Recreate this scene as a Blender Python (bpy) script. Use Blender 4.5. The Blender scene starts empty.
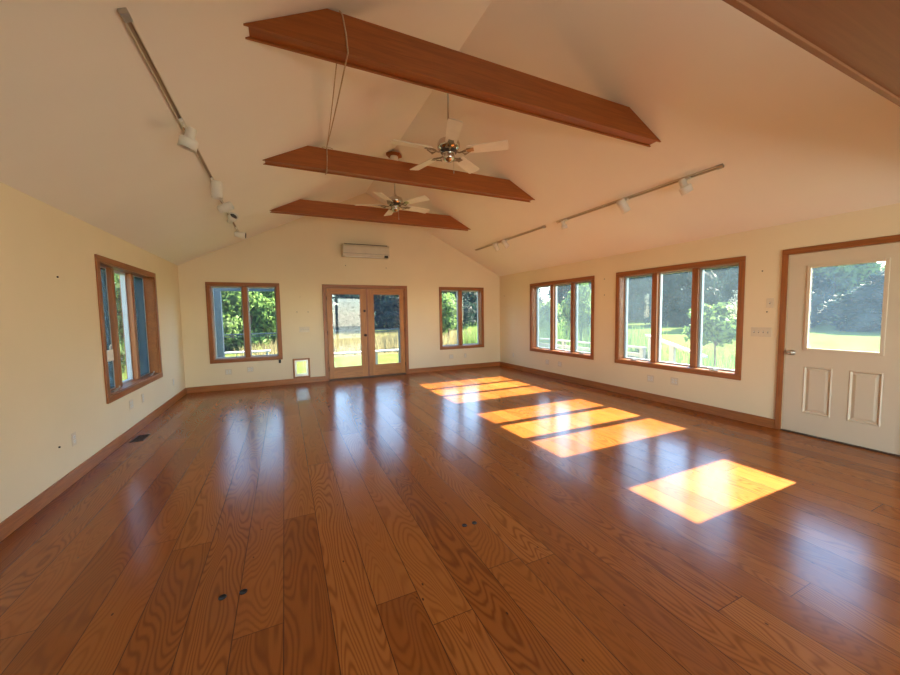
import bpy, math, random
from mathutils import Vector, Matrix, Quaternion

S = bpy.context.scene
COL = S.collection
random.seed(7)

# ------------------------------------------------------------------ camera, sky, sun, exposure
cam_d = bpy.data.cameras.new('camera')
cam = bpy.data.objects.new('camera', cam_d)
COL.objects.link(cam)
cam_d.sensor_width = 36.0
cam_d.lens = 357.1 / 900 * 36.0
cam_d.clip_start = 0.02
cam_d.clip_end = 500
R2 = Vector((0.9071384, -0.42053222, -0.01589259)).normalized()
FW = Vector((0.41864166, 0.90562069, -0.06775198)).normalized()
U2 = R2.cross(FW).normalized()
CAMLOC = Vector((1.749, 0.0, 1.4365))
cam.matrix_world = Matrix(((R2.x, U2.x, -FW.x, CAMLOC.x), (R2.y, U2.y, -FW.y, CAMLOC.y),
                           (R2.z, U2.z, -FW.z, CAMLOC.z), (0, 0, 0, 1)))
S.camera = cam

SUN_DIR = Vector((1.5146, -0.0104, 1.0)).normalized()      # towards the sun
SUN_STRENGTH = 31.0
SKY_STRENGTH = 0.75
REAR_FILL = 100.0
EXPOSURE = 0.88

w = bpy.data.worlds.new('sky')
S.world = w
w.use_nodes = True
nt = w.node_tree
bg = nt.nodes['Background']
sky = nt.nodes.new('ShaderNodeTexSky')
sky.sky_type = 'NISHITA'
sky.sun_disc = False
sky.sun_elevation = math.radians(33.4)
sky.sun_rotation = math.radians(90)
sky.air_density = 1.0
sky.dust_density = 0.0
nt.links.new(sky.outputs[0], bg.inputs[0])
bg.inputs[1].default_value = SKY_STRENGTH

sd = bpy.data.lights.new('sun', 'SUN')
sd.energy = SUN_STRENGTH
sd.angle = math.radians(0.53)
sd.color = (1.0, 0.87, 0.68)
so = bpy.data.objects.new('sun', sd)
COL.objects.link(so)
so.rotation_euler = SUN_DIR.to_track_quat('Z', 'Y').to_euler()
so.location = (20, 4, 15)

# added fill lamp, shining in through the made-up window behind the camera
ad = bpy.data.lights.new('rear_fill_lamp', 'AREA')
ad.shape = 'RECTANGLE'
ad.size, ad.size_y = 3.7, 2.2
ad.energy = REAR_FILL
ad.color = (0.93, 0.95, 0.97)
ao = bpy.data.objects.new('rear_fill_lamp', ad)
COL.objects.link(ao)
ao.location = (4.2, -3.1, 1.30)
ao.rotation_euler = (math.radians(93), 0, 0)

S.view_settings.view_transform = 'Standard'
S.view_settings.look = 'None'
S.view_settings.exposure = EXPOSURE
S.view_settings.gamma = 1.0
S.view_settings.use_curve_mapping = False
cy = S.cycles
cy.use_denoising = True
try:
    cy.denoiser = 'OPENIMAGEDENOISE'
    cy.denoising_input_passes = 'RGB_ALBEDO_NORMAL'
    cy.denoising_prefilter = 'ACCURATE'
except Exception:
    pass
cy.max_bounces = 12
cy.diffuse_bounces = 7
cy.glossy_bounces = 4
cy.transmission_bounces = 4
cy.transparent_max_bounces = 16
cy.sample_clamp_indirect = 12.0
cy.caustics_reflective = True
cy.blur_glossy = 0.5

# ------------------------------------------------------------------ node helpers and materials
class N:
    def __init__(self, name):
        self.m = bpy.data.materials.new(name)
        self.m.use_nodes = True
        self.t = self.m.node_tree
        self.b = self.t.nodes['Principled BSDF']
        self.out = self.t.nodes['Material Output']
    def n(self, t, **k):
        x = self.t.nodes.new(t)
        for a, v in k.items():
            setattr(x, a, v)
        return x
    def l(self, a, b):
        self.t.links.new(a, b)
    def put(self, sock, v):
        if hasattr(v, 'links') or isinstance(v, bpy.types.NodeSocket):
            self.l(v, sock)
        else:
            sock.default_value = v
    def math(self, op, a, b=None, c=None):
        x = self.n('ShaderNodeMath', operation=op)
        self.put(x.inputs[0], a)
        if b is not None: self.put(x.inputs[1], b)
        if c is not None: self.put(x.inputs[2], c)
        return x.outputs[0]
    def comb(self, x, y, z):
        c = self.n('ShaderNodeCombineXYZ')
        self.put(c.inputs[0], x); self.put(c.inputs[1], y); self.put(c.inputs[2], z)
        return c.outputs[0]
    def noise(self, vec, scale=5, detail=2, rough=.5, dist=0):
        x = self.n('ShaderNodeTexNoise')
        self.l(vec, x.inputs['Vector'])
        x.inputs['Scale'].default_value = scale
        x.inputs['Detail'].default_value = detail
        x.inputs['Roughness'].default_value = rough
        x.inputs['Distortion'].default_value = dist
        return x.outputs['Fac']
    def coords(self):
        return self.n('ShaderNodeTexCoord').outputs['Object']
    def sep(self, v):
        x = self.n('ShaderNodeSeparateXYZ'); self.l(v, x.inputs[0]); return x.outputs
    def mapping(self, vec, scale):
        x = self.n('ShaderNodeMapping'); self.l(vec, x.inputs['Vector']); x.inputs['Scale'].default_value = scale
        return x.outputs[0]
    def ramp(self, fac, stops, interp='LINEAR'):
        r = self.n('ShaderNodeValToRGB')
        r.color_ramp.interpolation = interp
        e = r.color_ramp.elements
        while len(e) < len(stops): e.new(.5)
        for el, (p, c) in zip(e, stops):
            el.position = p; el.color = (*c, 1)
        self.l(fac, r.inputs[0])
        return r.outputs[0]
    def mix(self, fac, a, b, mode='MIX'):
        x = self.n('ShaderNodeMix', data_type='RGBA', blend_type=mode)
        self.put(x.inputs[0], fac)
        for s, v in ((x.inputs[6], a), (x.inputs[7], b)):
            if isinstance(v, tuple): s.default_value = (*v, 1)
            else: self.l(v, s)
        return x.outputs[2]
    def bump(self, h, strength=.3, dist=.01):
        x = self.n('ShaderNodeBump')
        x.inputs['Strength'].default_value = strength
        x.inputs['Distance'].default_value = dist
        self.l(h, x.inputs['Height'])
        self.l(x.outputs[0], self.b.inputs['Normal'])

def plain(name, col, rough=.5, metal=0, var=.04, scale=8, bump=0, spec=.5):
    q = N(name)
    c = q.noise(q.coords(), scale, 3)
    lo = tuple(max(0, v * (1 - var)) for v in col); hi = tuple(min(1, v * (1 + var)) for v in col)
    q.l(q.ramp(c, [(.3, lo), (.7, hi)]), q.b.inputs['Base Color'])
    q.b.inputs['Roughness'].default_value = rough
    q.b.inputs['Metallic'].default_value = metal
    q.b.inputs['Specular IOR Level'].default_value = spec
    if bump:
        q.bump(q.noise(q.coords(), 180, 2), bump, .002)
    return q.m

def wood(name, col, axis, rough=.42, contrast=.35):
    q = N(name)
    st = [14.0, 14.0, 14.0]; st['xyz'.index(axis)] = 0.9
    st2 = [110.0, 110.0, 110.0]; st2['xyz'.index(axis)] = 3.0
    co = q.coords()
    a = q.noise(q.mapping(co, st), 1, 3, .6, .6)
    b = q.noise(q.mapping(co, st2), 1, 2)
    s = q.math('SINE', q.math('MULTIPLY', a, 38.0))
    f = q.math('ADD', q.math('MULTIPLY', s, .07), q.math('ADD', q.math('MULTIPLY', b, .5), q.math('MULTIPLY', a, .5)))
    lo = tuple(v * (1 - contrast) for v in col); hi = tuple(min(1, v * (1 + contrast)) for v in col)
    q.l(q.ramp(f, [(.25, lo), (.75, hi)]), q.b.inputs['Base Color'])
    q.b.inputs['Roughness'].default_value = rough
    q.bump(b, .06, .002)
    return q.m

M = {}
for ax in 'xyz':
    M['trim_' + ax] = wood('stained fir trim ' + ax, (.30, .098, .022), ax)
    M['door_' + ax] = wood('honey fir door ' + ax, (.40, .15, .025), ax)
    M['beam_' + ax] = wood('stained beam ' + ax, (.32, .090, .013), ax, .45, .25)
M['header'] = wood('shade darkened header wood', (.25, .092, .034), 'x', .5, .12)  # beam wood toned down, the header's shade put into its colour
M['base_x'] = wood('baseboard fir x', (.34, .115, .026), 'x')
M['base_y'] = wood('baseboard fir y', (.34, .115, .026), 'y')
M['wall'] = plain('cream wall paint', (.80, .68, .475), .75, 0, .025, 1.3, .12, .2)
M['ceil'] = plain('off white ceiling paint', (.85, .80, .72), .8, 0, .02, 1.0, .08, .15)
M['white'] = plain('white plastic', (.74, .72, .66), .4)
M['blade'] = plain('white fan blade', (.80, .76, .66), .4)
M['can'] = plain('white enamel', (.72, .69, .61), .35)
M['sash'] = plain('pale sash liner', (.40, .43, .45), .45)
M['plate'] = plain('almond wall plate', (.68, .58, .43), .35)
M['slot'] = plain('dark slot', (.05, .04, .035), .5)
M['black'] = plain('black plastic', (.008, .007, .007), .45)
M['chrome'] = plain('polished chrome', (.62, .58, .52), .16, 1)
M['nickel'] = plain('satin nickel', (.50, .47, .42), .3, 1)
M['bracket'] = plain('aged metal scrollwork', (.30, .24, .17), .3, .9)
M['bronze'] = plain('dark bronze', (.045, .025, .015), .4, .6)
M['door'] = plain('cream door paint', (.66, .56, .42), .45, 0, .02, 2)
M['rail'] = plain('track rail bronze', (.62, .54, .42), .4, .1)
M['raildark'] = plain('track slot', (.32, .23, .15), .5)
M['rope'] = plain('natural cord', (.52, .38, .24), .9, 0, .25, 120)
M['deckgrey'] = plain('weathered deck boards', (.20, .21, .21), .8, 0, .2, 6)
M['whitewood'] = plain('pale painted boards', (.34, .35, .36), .7, 0, .1, 6)
M['teal'] = plain('blue grey porch paint', (.035, .06, .085), .6, 0, .2, 6)
M['siding'] = plain('outside siding', (.35, .30, .24), .8)
M['subsoil'] = plain('soil', (.12, .09, .05), .95, 0, .3, 2)
M['thresh'] = plain('dark threshold', (.07, .035, .018), .5)
M['acw'] = plain('almond air conditioner shell', (.62, .55, .42), .45)

def glass_mat(name, haze, col):
    q = N(name)
    q.t.nodes.remove(q.b)
    tr = q.n('ShaderNodeBsdfTransparent'); tr.inputs[0].default_value = (.95, .97, .96, 1)
    gl = q.n('ShaderNodeBsdfGlossy'); gl.inputs['Roughness'].default_value = .02
    # reflectance of clear glass by the angle of view, the same from either side
    ge = q.n('ShaderNodeNewGeometry'); dp = q.n('ShaderNodeVectorMath', operation='DOT_PRODUCT')
    q.l(ge.outputs['Incoming'], dp.inputs[0]); q.l(ge.outputs['Normal'], dp.inputs[1])
    cs = q.math('ABSOLUTE', dp.outputs['Value'])
    fr = q.math('ADD', .035, q.math('MULTIPLY', .9, q.math('POWER', q.math('SUBTRACT', 1.0, cs), 5.0)))
    m1 = q.n('ShaderNodeMixShader'); q.l(fr, m1.inputs[0]); q.l(tr.outputs[0], m1.inputs[1]); q.l(gl.outputs[0], m1.inputs[2])
    df = q.n('ShaderNodeBsdfTranslucent'); df.inputs[0].default_value = (*col, 1)
    dn = q.noise(q.coords(), 5, 4)
    m2 = q.n('ShaderNodeMixShader')
    q.l(q.math('MULTIPLY', q.math('ADD', dn, .5), haze), m2.inputs[0])
    q.l(m1.outputs[0], m2.inputs[1]); q.l(df.outputs[0], m2.inputs[2])
    q.l(m2.outputs[0], q.out.inputs[0])
    return q.m
M['glass'] = glass_mat('dusty window glass', .010, (.50, .76, .98))
M['glassd'] = glass_mat('dusty door glass', .014, (.42, .68, 1.0))

def screen_mat():
    # woven insect screen: fine threads, seen as a thin veil
    q = N('insect screen mesh')
    q.t.nodes.remove(q.b)
    tr = q.n('ShaderNodeBsdfTransparent')
    d = q.n('ShaderNodeBsdfDiffuse'); d.inputs[0].default_value = (.05, .075, .09, 1)
    tl = q.n('ShaderNodeBsdfTranslucent'); tl.inputs[0].default_value = (.07, .10, .12, 1)
    m0 = q.n('ShaderNodeMixShader'); m0.inputs[0].default_value = .5
    q.l(d.outputs[0], m0.inputs[1]); q.l(tl.outputs[0], m0.inputs[2])
    lw = q.n('ShaderNodeLayerWeight'); lw.inputs[0].default_value = .5
    # round threads cover more of the view the more aslant they are seen
    f = q.math('ADD', .06, q.math('MULTIPLY', q.math('POWER', lw.outputs['Facing'], 1.6), 1.25))
    m1 = q.n('ShaderNodeMixShader'); q.l(q.math('MINIMUM', f, .97), m1.inputs[0])
    q.l(tr.outputs[0], m1.inputs[1]); q.l(m0.outputs[0], m1.inputs[2])
    q.l(m1.outputs[0], q.out.inputs[0])
    return q.m
M['screen'] = screen_mat()

def floor_mat():
    q = N('wide plank floor')
    W_, L_ = .2085, 2.9
    X, Y, Z = q.sep(q.coords())
    u = q.math('DIVIDE', q.math('SUBTRACT', X, .017), W_)
    i = q.math('FLOOR', u); fx = q.math('FRACT', u)
    wn = q.n('ShaderNodeTexWhiteNoise', noise_dimensions='1D'); q.l(i, wn.inputs['W'])
    v = q.math('ADD', q.math('DIVIDE', Y, L_), q.math('MULTIPLY', wn.outputs['Value'], 9.3))
    j = q.math('FLOOR', v); fy = q.math('FRACT', v)
    w2 = q.n('ShaderNodeTexWhiteNoise', noise_dimensions='2D'); q.l(q.comb(i, j, 0), w2.inputs['Vector'])
    rnd = w2.outputs['Value']
    rc = q.sep(w2.outputs['Color'])
    # distance to the nearest seam, in metres
    ex = q.math('MULTIPLY', q.math('MINIMUM', fx, q.math('SUBTRACT', 1.0, fx)), W_)
    ey = q.math('MULTIPLY', q.math('MINIMUM', fy, q.math('SUBTRACT', 1.0, fy)), L_)
    seam = q.math('MAXIMUM', q.math('LESS_THAN', ex, .0022), q.math('LESS_THAN', ey, .0018))
    # cathedral figure: contours of a long stretched noise
    gv = q.comb(q.math('ADD', q.math('MULTIPLY', X, 5.5), q.math('MULTIPLY', rnd, 31)),
                q.math('MULTIPLY', Y, .85), q.math('MULTIPLY', rc[1], 17))
    g = q.noise(gv, 1.0, 1.2, .4, .15)
    gw = q.noise(q.comb(q.math('MULTIPLY', X, 60), q.math('MULTIPLY', Y, 9), rnd), 1, 2)
    ph = q.math('ADD', q.math('MULTIPLY', g, 185), q.math('MULTIPLY', gw, 1.6))
    c = q.math('MULTIPLY', q.math('ADD', q.math('SINE', ph), 1.0), .5)
    c = q.math('POWER', c, 2.2)
    fib = q.noise(q.comb(q.math('MULTIPLY', X, 420), q.math('MULTIPLY', Y, 14), rnd), 1, 2)
    base = q.ramp(rnd, [(0, (.29, .085, .014)), (.35, (.335, .104, .018)), (.7, (.37, .120, .022)), (1, (.415, .145, .029))])
    dark = q.mix(1.0, base, (.56, .46, .38), 'MULTIPLY')
    figs = q.math('MULTIPLY', c, q.math('ADD', .40, q.math('MULTIPLY', rc[2], .6)))
    col = q.mix(figs, base, dark)
    col = q.mix(q.math('MULTIPLY', q.math('SUBTRACT', fib, .35), .5), col, dark)
    # worn and stained patches
    st = q.noise(q.mapping(q.coords(), (1.6, .7, 1)), 1.0, 4, .6)
    col = q.mix(q.ramp(st, [(.52, (0, 0, 0)), (.75, (.45, .45, .45))]), col, (.23, .075, .03))
    # knots and nail holes
    vo = q.n('ShaderNodeTexVoronoi'); q.l(q.mapping(q.coords(), (2.3, 1.1, 1)), vo.inputs['Vector']); vo.inputs['Scale'].default_value = 1.0
    kn = q.ramp(vo.outputs['Distance'], [(.03, (.7, .7, .7)), (.06, (0, 0, 0))])
    col = q.mix(kn, col, (.12, .04, .015))
    vo2 = q.n('ShaderNodeTexVoronoi'); q.l(q.mapping(q.coords(), (9, 4.5, 1)), vo2.inputs['Vector']); vo2.inputs['Scale'].default_value = 1.0
    nh = q.ramp(vo2.outputs['Distance'], [(.035, (.9, .9, .9)), (.05, (0, 0, 0))])
    col = q.mix(nh, col, (.05, .02, .01))
    col = q.mix(q.math('MULTIPLY', seam, .85), col, (.06, .02, .008))
    q.l(col, q.b.inputs['Base Color'])
    rn = q.noise(q.mapping(q.coords(), (3, 1.2, 1)), 1.5, 4, .6)
    q.l(q.math('ADD', .175, q.math('MULTIPLY', rn, .075)), q.b.inputs['Roughness'])
    q.b.inputs['Specular IOR Level'].default_value = .42
    cup = q.math('MULTIPLY', q.math('POWER', q.math('ABSOLUTE', q.math('SUBTRACT', fx, .5)), 2.0), q.math('SUBTRACT', q.math('MULTIPLY', wn.outputs['Value'], 1.6), .3))
    h = q.math('ADD', q.math('MULTIPLY', seam, -.01), q.math('ADD', q.math('MULTIPLY', cup, .9), q.math('MULTIPLY', fib, .02)))
    wav = q.noise(q.mapping(q.coords(), (5, 1.5, 1)), 1, 2)
    h = q.math('ADD', h, q.math('MULTIPLY', wav, .35))
    q.bump(h, .35, .004)
    return q.m
M['floor'] = floor_mat()

def ground_mat(name, stops, scale):
    q = N(name)
    a = q.noise(q.coords(), scale, 6, .65)
    b = q.noise(q.coords(), scale * 14, 3, .6)
    q.l(q.ramp(q.math('ADD', q.math('MULTIPLY', a, .6), q.math('MULTIPLY', b, .4)), stops), q.b.inputs['Base Color'])
    q.b.inputs['Roughness'].default_value = .95
    q.b.inputs['Specular IOR Level'].default_value = 0
    q.bump(b, .6, .06)
    return q.m
M['lawn'] = ground_mat('lawn', [(.3, (.055, .085, .02)), (.55, (.10, .13, .034)), (.75, (.15, .165, .055))], .5)
M['field'] = ground_mat('dry meadow', [(.3, (.13, .12, .045)), (.55, (.19, .165, .075)), (.75, (.24, .21, .11))], .5)

def leaf_mat(name, col, var=.45):
    q = N(name)
    a = q.noise(q.coords(), 1.1, 5, .7)
    lo = tuple(v * (1 - var) for v in col); hi = tuple(min(1, v * (1 + var)) for v in col)
    cr = q.ramp(a, [(.3, lo), (.7, hi)])
    q.l(cr, q.b.inputs['Base Color'])
    q.b.inputs['Roughness'].default_value = .6
    q.b.inputs['Specular IOR Level'].default_value = .25
    tl = q.n('ShaderNodeBsdfTranslucent'); q.l(cr, tl.inputs[0])
    ms = q.n('ShaderNodeMixShader'); ms.inputs[0].default_value = .5
    q.l(q.b.outputs[0], ms.inputs[1]); q.l(tl.outputs[0], ms.inputs[2]); q.l(ms.outputs[0], q.out.inputs[0])
    return q.m
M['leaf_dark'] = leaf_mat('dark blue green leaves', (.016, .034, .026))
M['leaf_mid'] = leaf_mat('mid green leaves', (.045, .09, .02))
M['leaf_light'] = leaf_mat('pale green leaves', (.14, .235, .055))
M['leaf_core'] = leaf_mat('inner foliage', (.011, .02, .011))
M['straw'] = leaf_mat('straw grass', (.22, .19, .09), .3)
M['bark'] = plain('bark', (.10, .07, .05), .9, 0, .3, 10)

# ------------------------------------------------------------------ mesh helpers
class MB:
    def __init__(self): self.v = []; self.f = []; self.s = []
    def add(self, vs, fs, smooth=False, mat=None):
        o = len(self.v)
        for p in vs:
            p = Vector(p)
            self.v.append(tuple(mat @ p) if mat else tuple(p))
        for f in fs:
            self.f.append(tuple(o + k for k in f)); self.s.append(smooth)
        return self
    def box(self, x0, x1, y0, y1, z0, z1, mat=None):
        vs = [(x0, y0, z0), (x1, y0, z0), (x1, y1, z0), (x0, y1, z0), (x0, y0, z1), (x1, y0, z1), (x1, y1, z1), (x0, y1, z1)]
        return self.add(vs, [(0, 3, 2, 1), (4, 5, 6, 7), (0, 1, 5, 4), (1, 2, 6, 5), (2, 3, 7, 6), (3, 0, 4, 7)], False, mat)
    def prism(self, pts, a0, a1, axis='y', mat=None):
        # pts: polygon in the plane across the axis
        n = len(pts)
        def P(p, a):
            return {'y': (p[0], a, p[1]), 'x': (a, p[0], p[1]), 'z': (p[0], p[1], a)}[axis]
        vs = [P(p, a0) for p in pts] + [P(p, a1) for p in pts]
        fs = [tuple(range(n)), tuple(range(2 * n - 1, n - 1, -1))]
        for k in range(n):
            fs.append((k, n + k, n + (k + 1) % n, (k + 1) % n))
        return self.add(vs, fs, False, mat)
    def lathe(self, prof, seg=24, mat=None, cap=True):
        # prof: list of (r, z)
        vs = []; fs = []
        for r, z in prof:
            for k in range(seg):
                a = 2 * math.pi * k / seg
                vs.append((r * math.cos(a), r * math.sin(a), z))
        for i in range(len(prof) - 1):
            for k in range(seg):
                k2 = (k + 1) % seg
                fs.append((i * seg + k, i * seg + k2, (i + 1) * seg + k2, (i + 1) * seg + k))
        self.add(vs, fs, True, mat)
        if cap:
            for i, rev in ((0, True), (len(prof) - 1, False)):
                if prof[i][0] > 1e-4:
                    r, z = prof[i]
                    ring = [(r * math.cos(2 * math.pi * k / seg), r * math.sin(2 * math.pi * k / seg), z) for k in range(seg)]
                    self.add(ring, [tuple(reversed(range(seg))) if rev else tuple(range(seg))], False, mat)
        return self
    def tube(self, pts, r, seg=8):
        pts = [Vector(p) for p in pts]
        vs = []; fs = []
        up = Vector((0, 0, 1))
        for i, p in enumerate(pts):
            d = (pts[min(i + 1, len(pts) - 1)] - pts[max(i - 1, 0)]).normalized()
            a = d.cross(up)
            if a.length < .05: a = d.cross(Vector((1, 0, 0)))
            a.normalize(); b = d.cross(a)
            rr = r[i] if isinstance(r, (list, tuple)) else r
            for k in range(seg):
                t = 2 * math.pi * k / seg
                vs.append(p + a * (rr * math.cos(t)) + b * (rr * math.sin(t)))
        for i in range(len(pts) - 1):
            for k in range(seg):
                k2 = (k + 1) % seg
                fs.append((i * seg + k, i * seg + k2, (i + 1) * seg + k2, (i + 1) * seg + k))
        n = len(vs)
        fs.append(tuple(range(seg))); fs.append(tuple(range(n - 1, n - seg - 1, -1)))
        return self.add(vs, fs, True)
    def build(self, name, mat, parent=None, bevel=0, origin=None):
        me = bpy.data.meshes.new(name)
        if origin is None:
            if parent is not None:
                origin = wloc(parent)
            else:
                xs = [p[0] for p in self.v]; ys = [p[1] for p in self.v]; zs = [p[2] for p in self.v]
                origin = Vector(((min(xs) + max(xs)) / 2, (min(ys) + max(ys)) / 2, min(zs)))
        origin = Vector(origin)
        me.from_pydata([tuple(Vector(p) - origin) for p in self.v], [], self.f)
        me.materials.append(mat)
        me.polygons.foreach_set('use_smooth', self.s)
        me.update()
        o = bpy.data.objects.new(name, me)
        COL.objects.link(o)
        if parent is not None:
            o.parent = parent
            o.location = origin - wloc(parent)
        else:
            o.location = origin
        if bevel:
            b = o.modifiers.new('bevel', 'BEVEL'); b.width = bevel; b.segments = 2; b.limit_method = 'ANGLE'
        return o

def wloc(o):
    v = Vector(o.location)
    while o.parent: o = o.parent; v = v + o.location
    return v

def tag(o, label=None, cat=None, group=None, kind=None):
    if label: o['label'] = label
    if cat: o['category'] = cat
    if group: o['group'] = group
    if kind: o['kind'] = kind
    return o

def empty(name, loc, label=None, cat=None, group=None, kind=None):
    o = bpy.data.objects.new(name, None)
    o.empty_display_size = .1
    COL.objects.link(o); o.location = loc
    return tag(o, label, cat, group, kind)

def copy_tree(o, parent=None):
    c = o.copy(); COL.objects.link(c)
    if parent is not None: c.parent = parent
    for ch in [k for k in bpy.data.objects if k.parent == o and k is not c]:
        copy_tree(ch, c)
    return c

def bx(*a): return MB().box(*a)

# ------------------------------------------------------------------ room shell
W, L, H, RZ, RX, BK, TH = 7.013, 8.1725, 2.397, 4.144, 3.5065, -2.6, .20
SL = (RZ - H) / RX
def zc(x): return H + SL * (x if x < RX else W - x)

o = bx(-TH, W + TH, BK - TH, L + TH, -.12, 0).build('floor', M['floor'], origin=(0, 0, 0))
tag(o, 'wide orange-brown varnished plank floor with black seams', 'floor', kind='structure')

def wall_cells(along, t0, t1, a0, a1, z0, z1, holes):
    # wall between t0..t1 in thickness, running a0..a1, with rectangular holes (a,b,z,z)
    mb = MB()
    A = sorted({a0, a1, *[h[0] for h in holes], *[h[1] for h in holes]})
    Zs = sorted({z0, z1, *[h[2] for h in holes], *[h[3] for h in holes]})
    vid = {}
    solid = lambda i, j: 0 <= i < len(A) - 1 and 0 <= j < len(Zs) - 1 and not any(
        h[0] - 1e-6 <= A[i] and A[i + 1] <= h[1] + 1e-6 and h[2] - 1e-6 <= Zs[j] and Zs[j + 1] <= h[3] + 1e-6 for h in holes)
    def V(a, t, z):
        k = (a, t, z)
        if k not in vid:
            vid[k] = len(mb.v); mb.v.append((t, a, z) if along == 'y' else (a, t, z))
        return vid[k]
    for i in range(len(A) - 1):
        for j in range(len(Zs) - 1):
            if not solid(i, j): continue
            a, b, c, d = A[i], A[i + 1], Zs[j], Zs[j + 1]
            fs = [[V(a, t0, c), V(b, t0, c), V(b, t0, d), V(a, t0, d)], [V(a, t1, c), V(a, t1, d), V(b, t1, d), V(b, t1, c)]]
            if not solid(i - 1, j): fs.append([V(a, t0, c), V(a, t0, d), V(a, t1, d), V(a, t1, c)])
            if not solid(i + 1, j): fs.append([V(b, t0, c), V(b, t1, c), V(b, t1, d), V(b, t0, d)])
            if not solid(i, j - 1): fs.append([V(a, t0, c), V(a, t1, c), V(b, t1, c), V(b, t0, c)])
            if not solid(i, j + 1): fs.append([V(a, t0, d), V(b, t0, d), V(b, t1, d), V(a, t1, d)])
            for f in fs: mb.f.append(tuple(f)); mb.s.append(False)
    return mb

CW = .068   # casing width
WIN = {  # outer casing extents: along0, along1, z0, z1
    'left': (4.918, 6.795, .533, 2.105), 'far_a': (.412, 1.685, .535, 2.106), 'far_b': (5.244, 6.512, .526, 2.091),
    'right_a': (4.938, 6.857, .518, 2.091), 'right_b': (2.538, 4.456, .521, 2.092), 'rear': (2.4, 6.0, .06, 2.37)}
def hole(k):
    a, b, c, d = WIN[k]; return (a + CW, b - CW, c + CW, d - CW)
FD = (2.512, 4.422, 2.10)
ED = (1.190, 2.116, 2.04)
PET = (1.905, 2.172, .150, .495)
o = wall_cells('y', -TH, 0, BK, L, 0, H, [hole('left')]).build('wall_left', M['wall'], origin=(0, 0, 0))
tag(o, 'cream painted side wall on the left with one window', 'wall', kind='structure')
o = wall_cells('y', W, W + TH, BK, L, 0, H, [hole('right_a'), hole('right_b'), (ED[0], ED[1], 0, ED[2])]).build('wall_right', M['wall'], origin=(0, 0, 0))
tag(o, 'cream painted side wall on the right with two windows and a door', 'wall', kind='structure')
mb = wall_cells('x', L, L + TH, -TH, W + TH, 0, H, [hole('far_a'), hole('far_b'), (FD[0] + .06, FD[1] - .06, 0, FD[2] - .06), PET])
mb.prism([(0, H), (W, H), (RX, RZ)], L, L + TH)
tag(mb.build('wall_far', M['wall'], origin=(0, 0, 0)), 'cream gabled end wall with the french doors', 'wall', kind='structure')
mb = wall_cells('x', BK - TH, BK, -TH, W + TH, 0, H, [hole('rear')])
mb.prism([(0, H), (W, H), (RX, RZ)], BK - TH, BK)
tag(mb.build('wall_rear', M['wall'], origin=(0, 0, 0)), 'cream gabled wall behind the viewer with an added wide window', 'wall', kind='structure')
mb = MB().prism([(0, H), (RX, RZ), (W, H), (W + TH + .02, H), (W + TH + .02, H + .12), (RX, RZ + .16), (-TH - .02, H + .12), (-TH - .02, H)], BK - TH, L + TH)
tag(mb.build('ceiling', M['ceil'], origin=(0, 0, 0)), 'off-white vaulted ceiling rising to a central ridge', 'ceiling', kind='structure')

def baseboard(name, segs, label):
    mb = MB()
    for s in segs: mb.box(*s)
    m = M['base_y'] if name in ('baseboard_left', 'baseboard_right') else M['base_x']
    tag(mb.build(name, m, bevel=.003), label, 'baseboard', kind='structure')
BH, BT = .112, .016
baseboard('baseboard_left', [(0, BT, BK, L, 0, BH)], 'brown wooden baseboard along the left wall')
baseboard('baseboard_right', [(W - BT, W, BK, ED[0] - .058, 0, BH), (W - BT, W, ED[1] + .058, L, 0, BH)], 'brown wooden baseboard under the right windows')
baseboard('baseboard_far', [(BT, FD[0], L - BT, L, 0, BH), (FD[1], W - BT, L - BT, L, 0, BH)], 'brown wooden baseboard either side of the french doors')

# windows -------------------------------------------------------------
def to_world(side, a, d, z):
    # a along the wall, d outward from the wall face (+) / into the room (-)
    return {'left': (-d, a, z), 'right': (W + d, a, z), 'far': (a, L + d, z), 'rear': (a, BK - d, z)}[side]
def wbox(mb, side, a0, a1, d0, d1, z0, z1):
    p = to_world(side, a0, d0, z0); q_ = to_world(side, a1, d1, z1)
    return mb.box(min(p[0], q_[0]), max(p[0], q_[0]), min(p[1], q_[1]), max(p[1], q_[1]), z0, z1)
def wax(side): return 'y' if side in ('left', 'right') else 'x'

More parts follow.
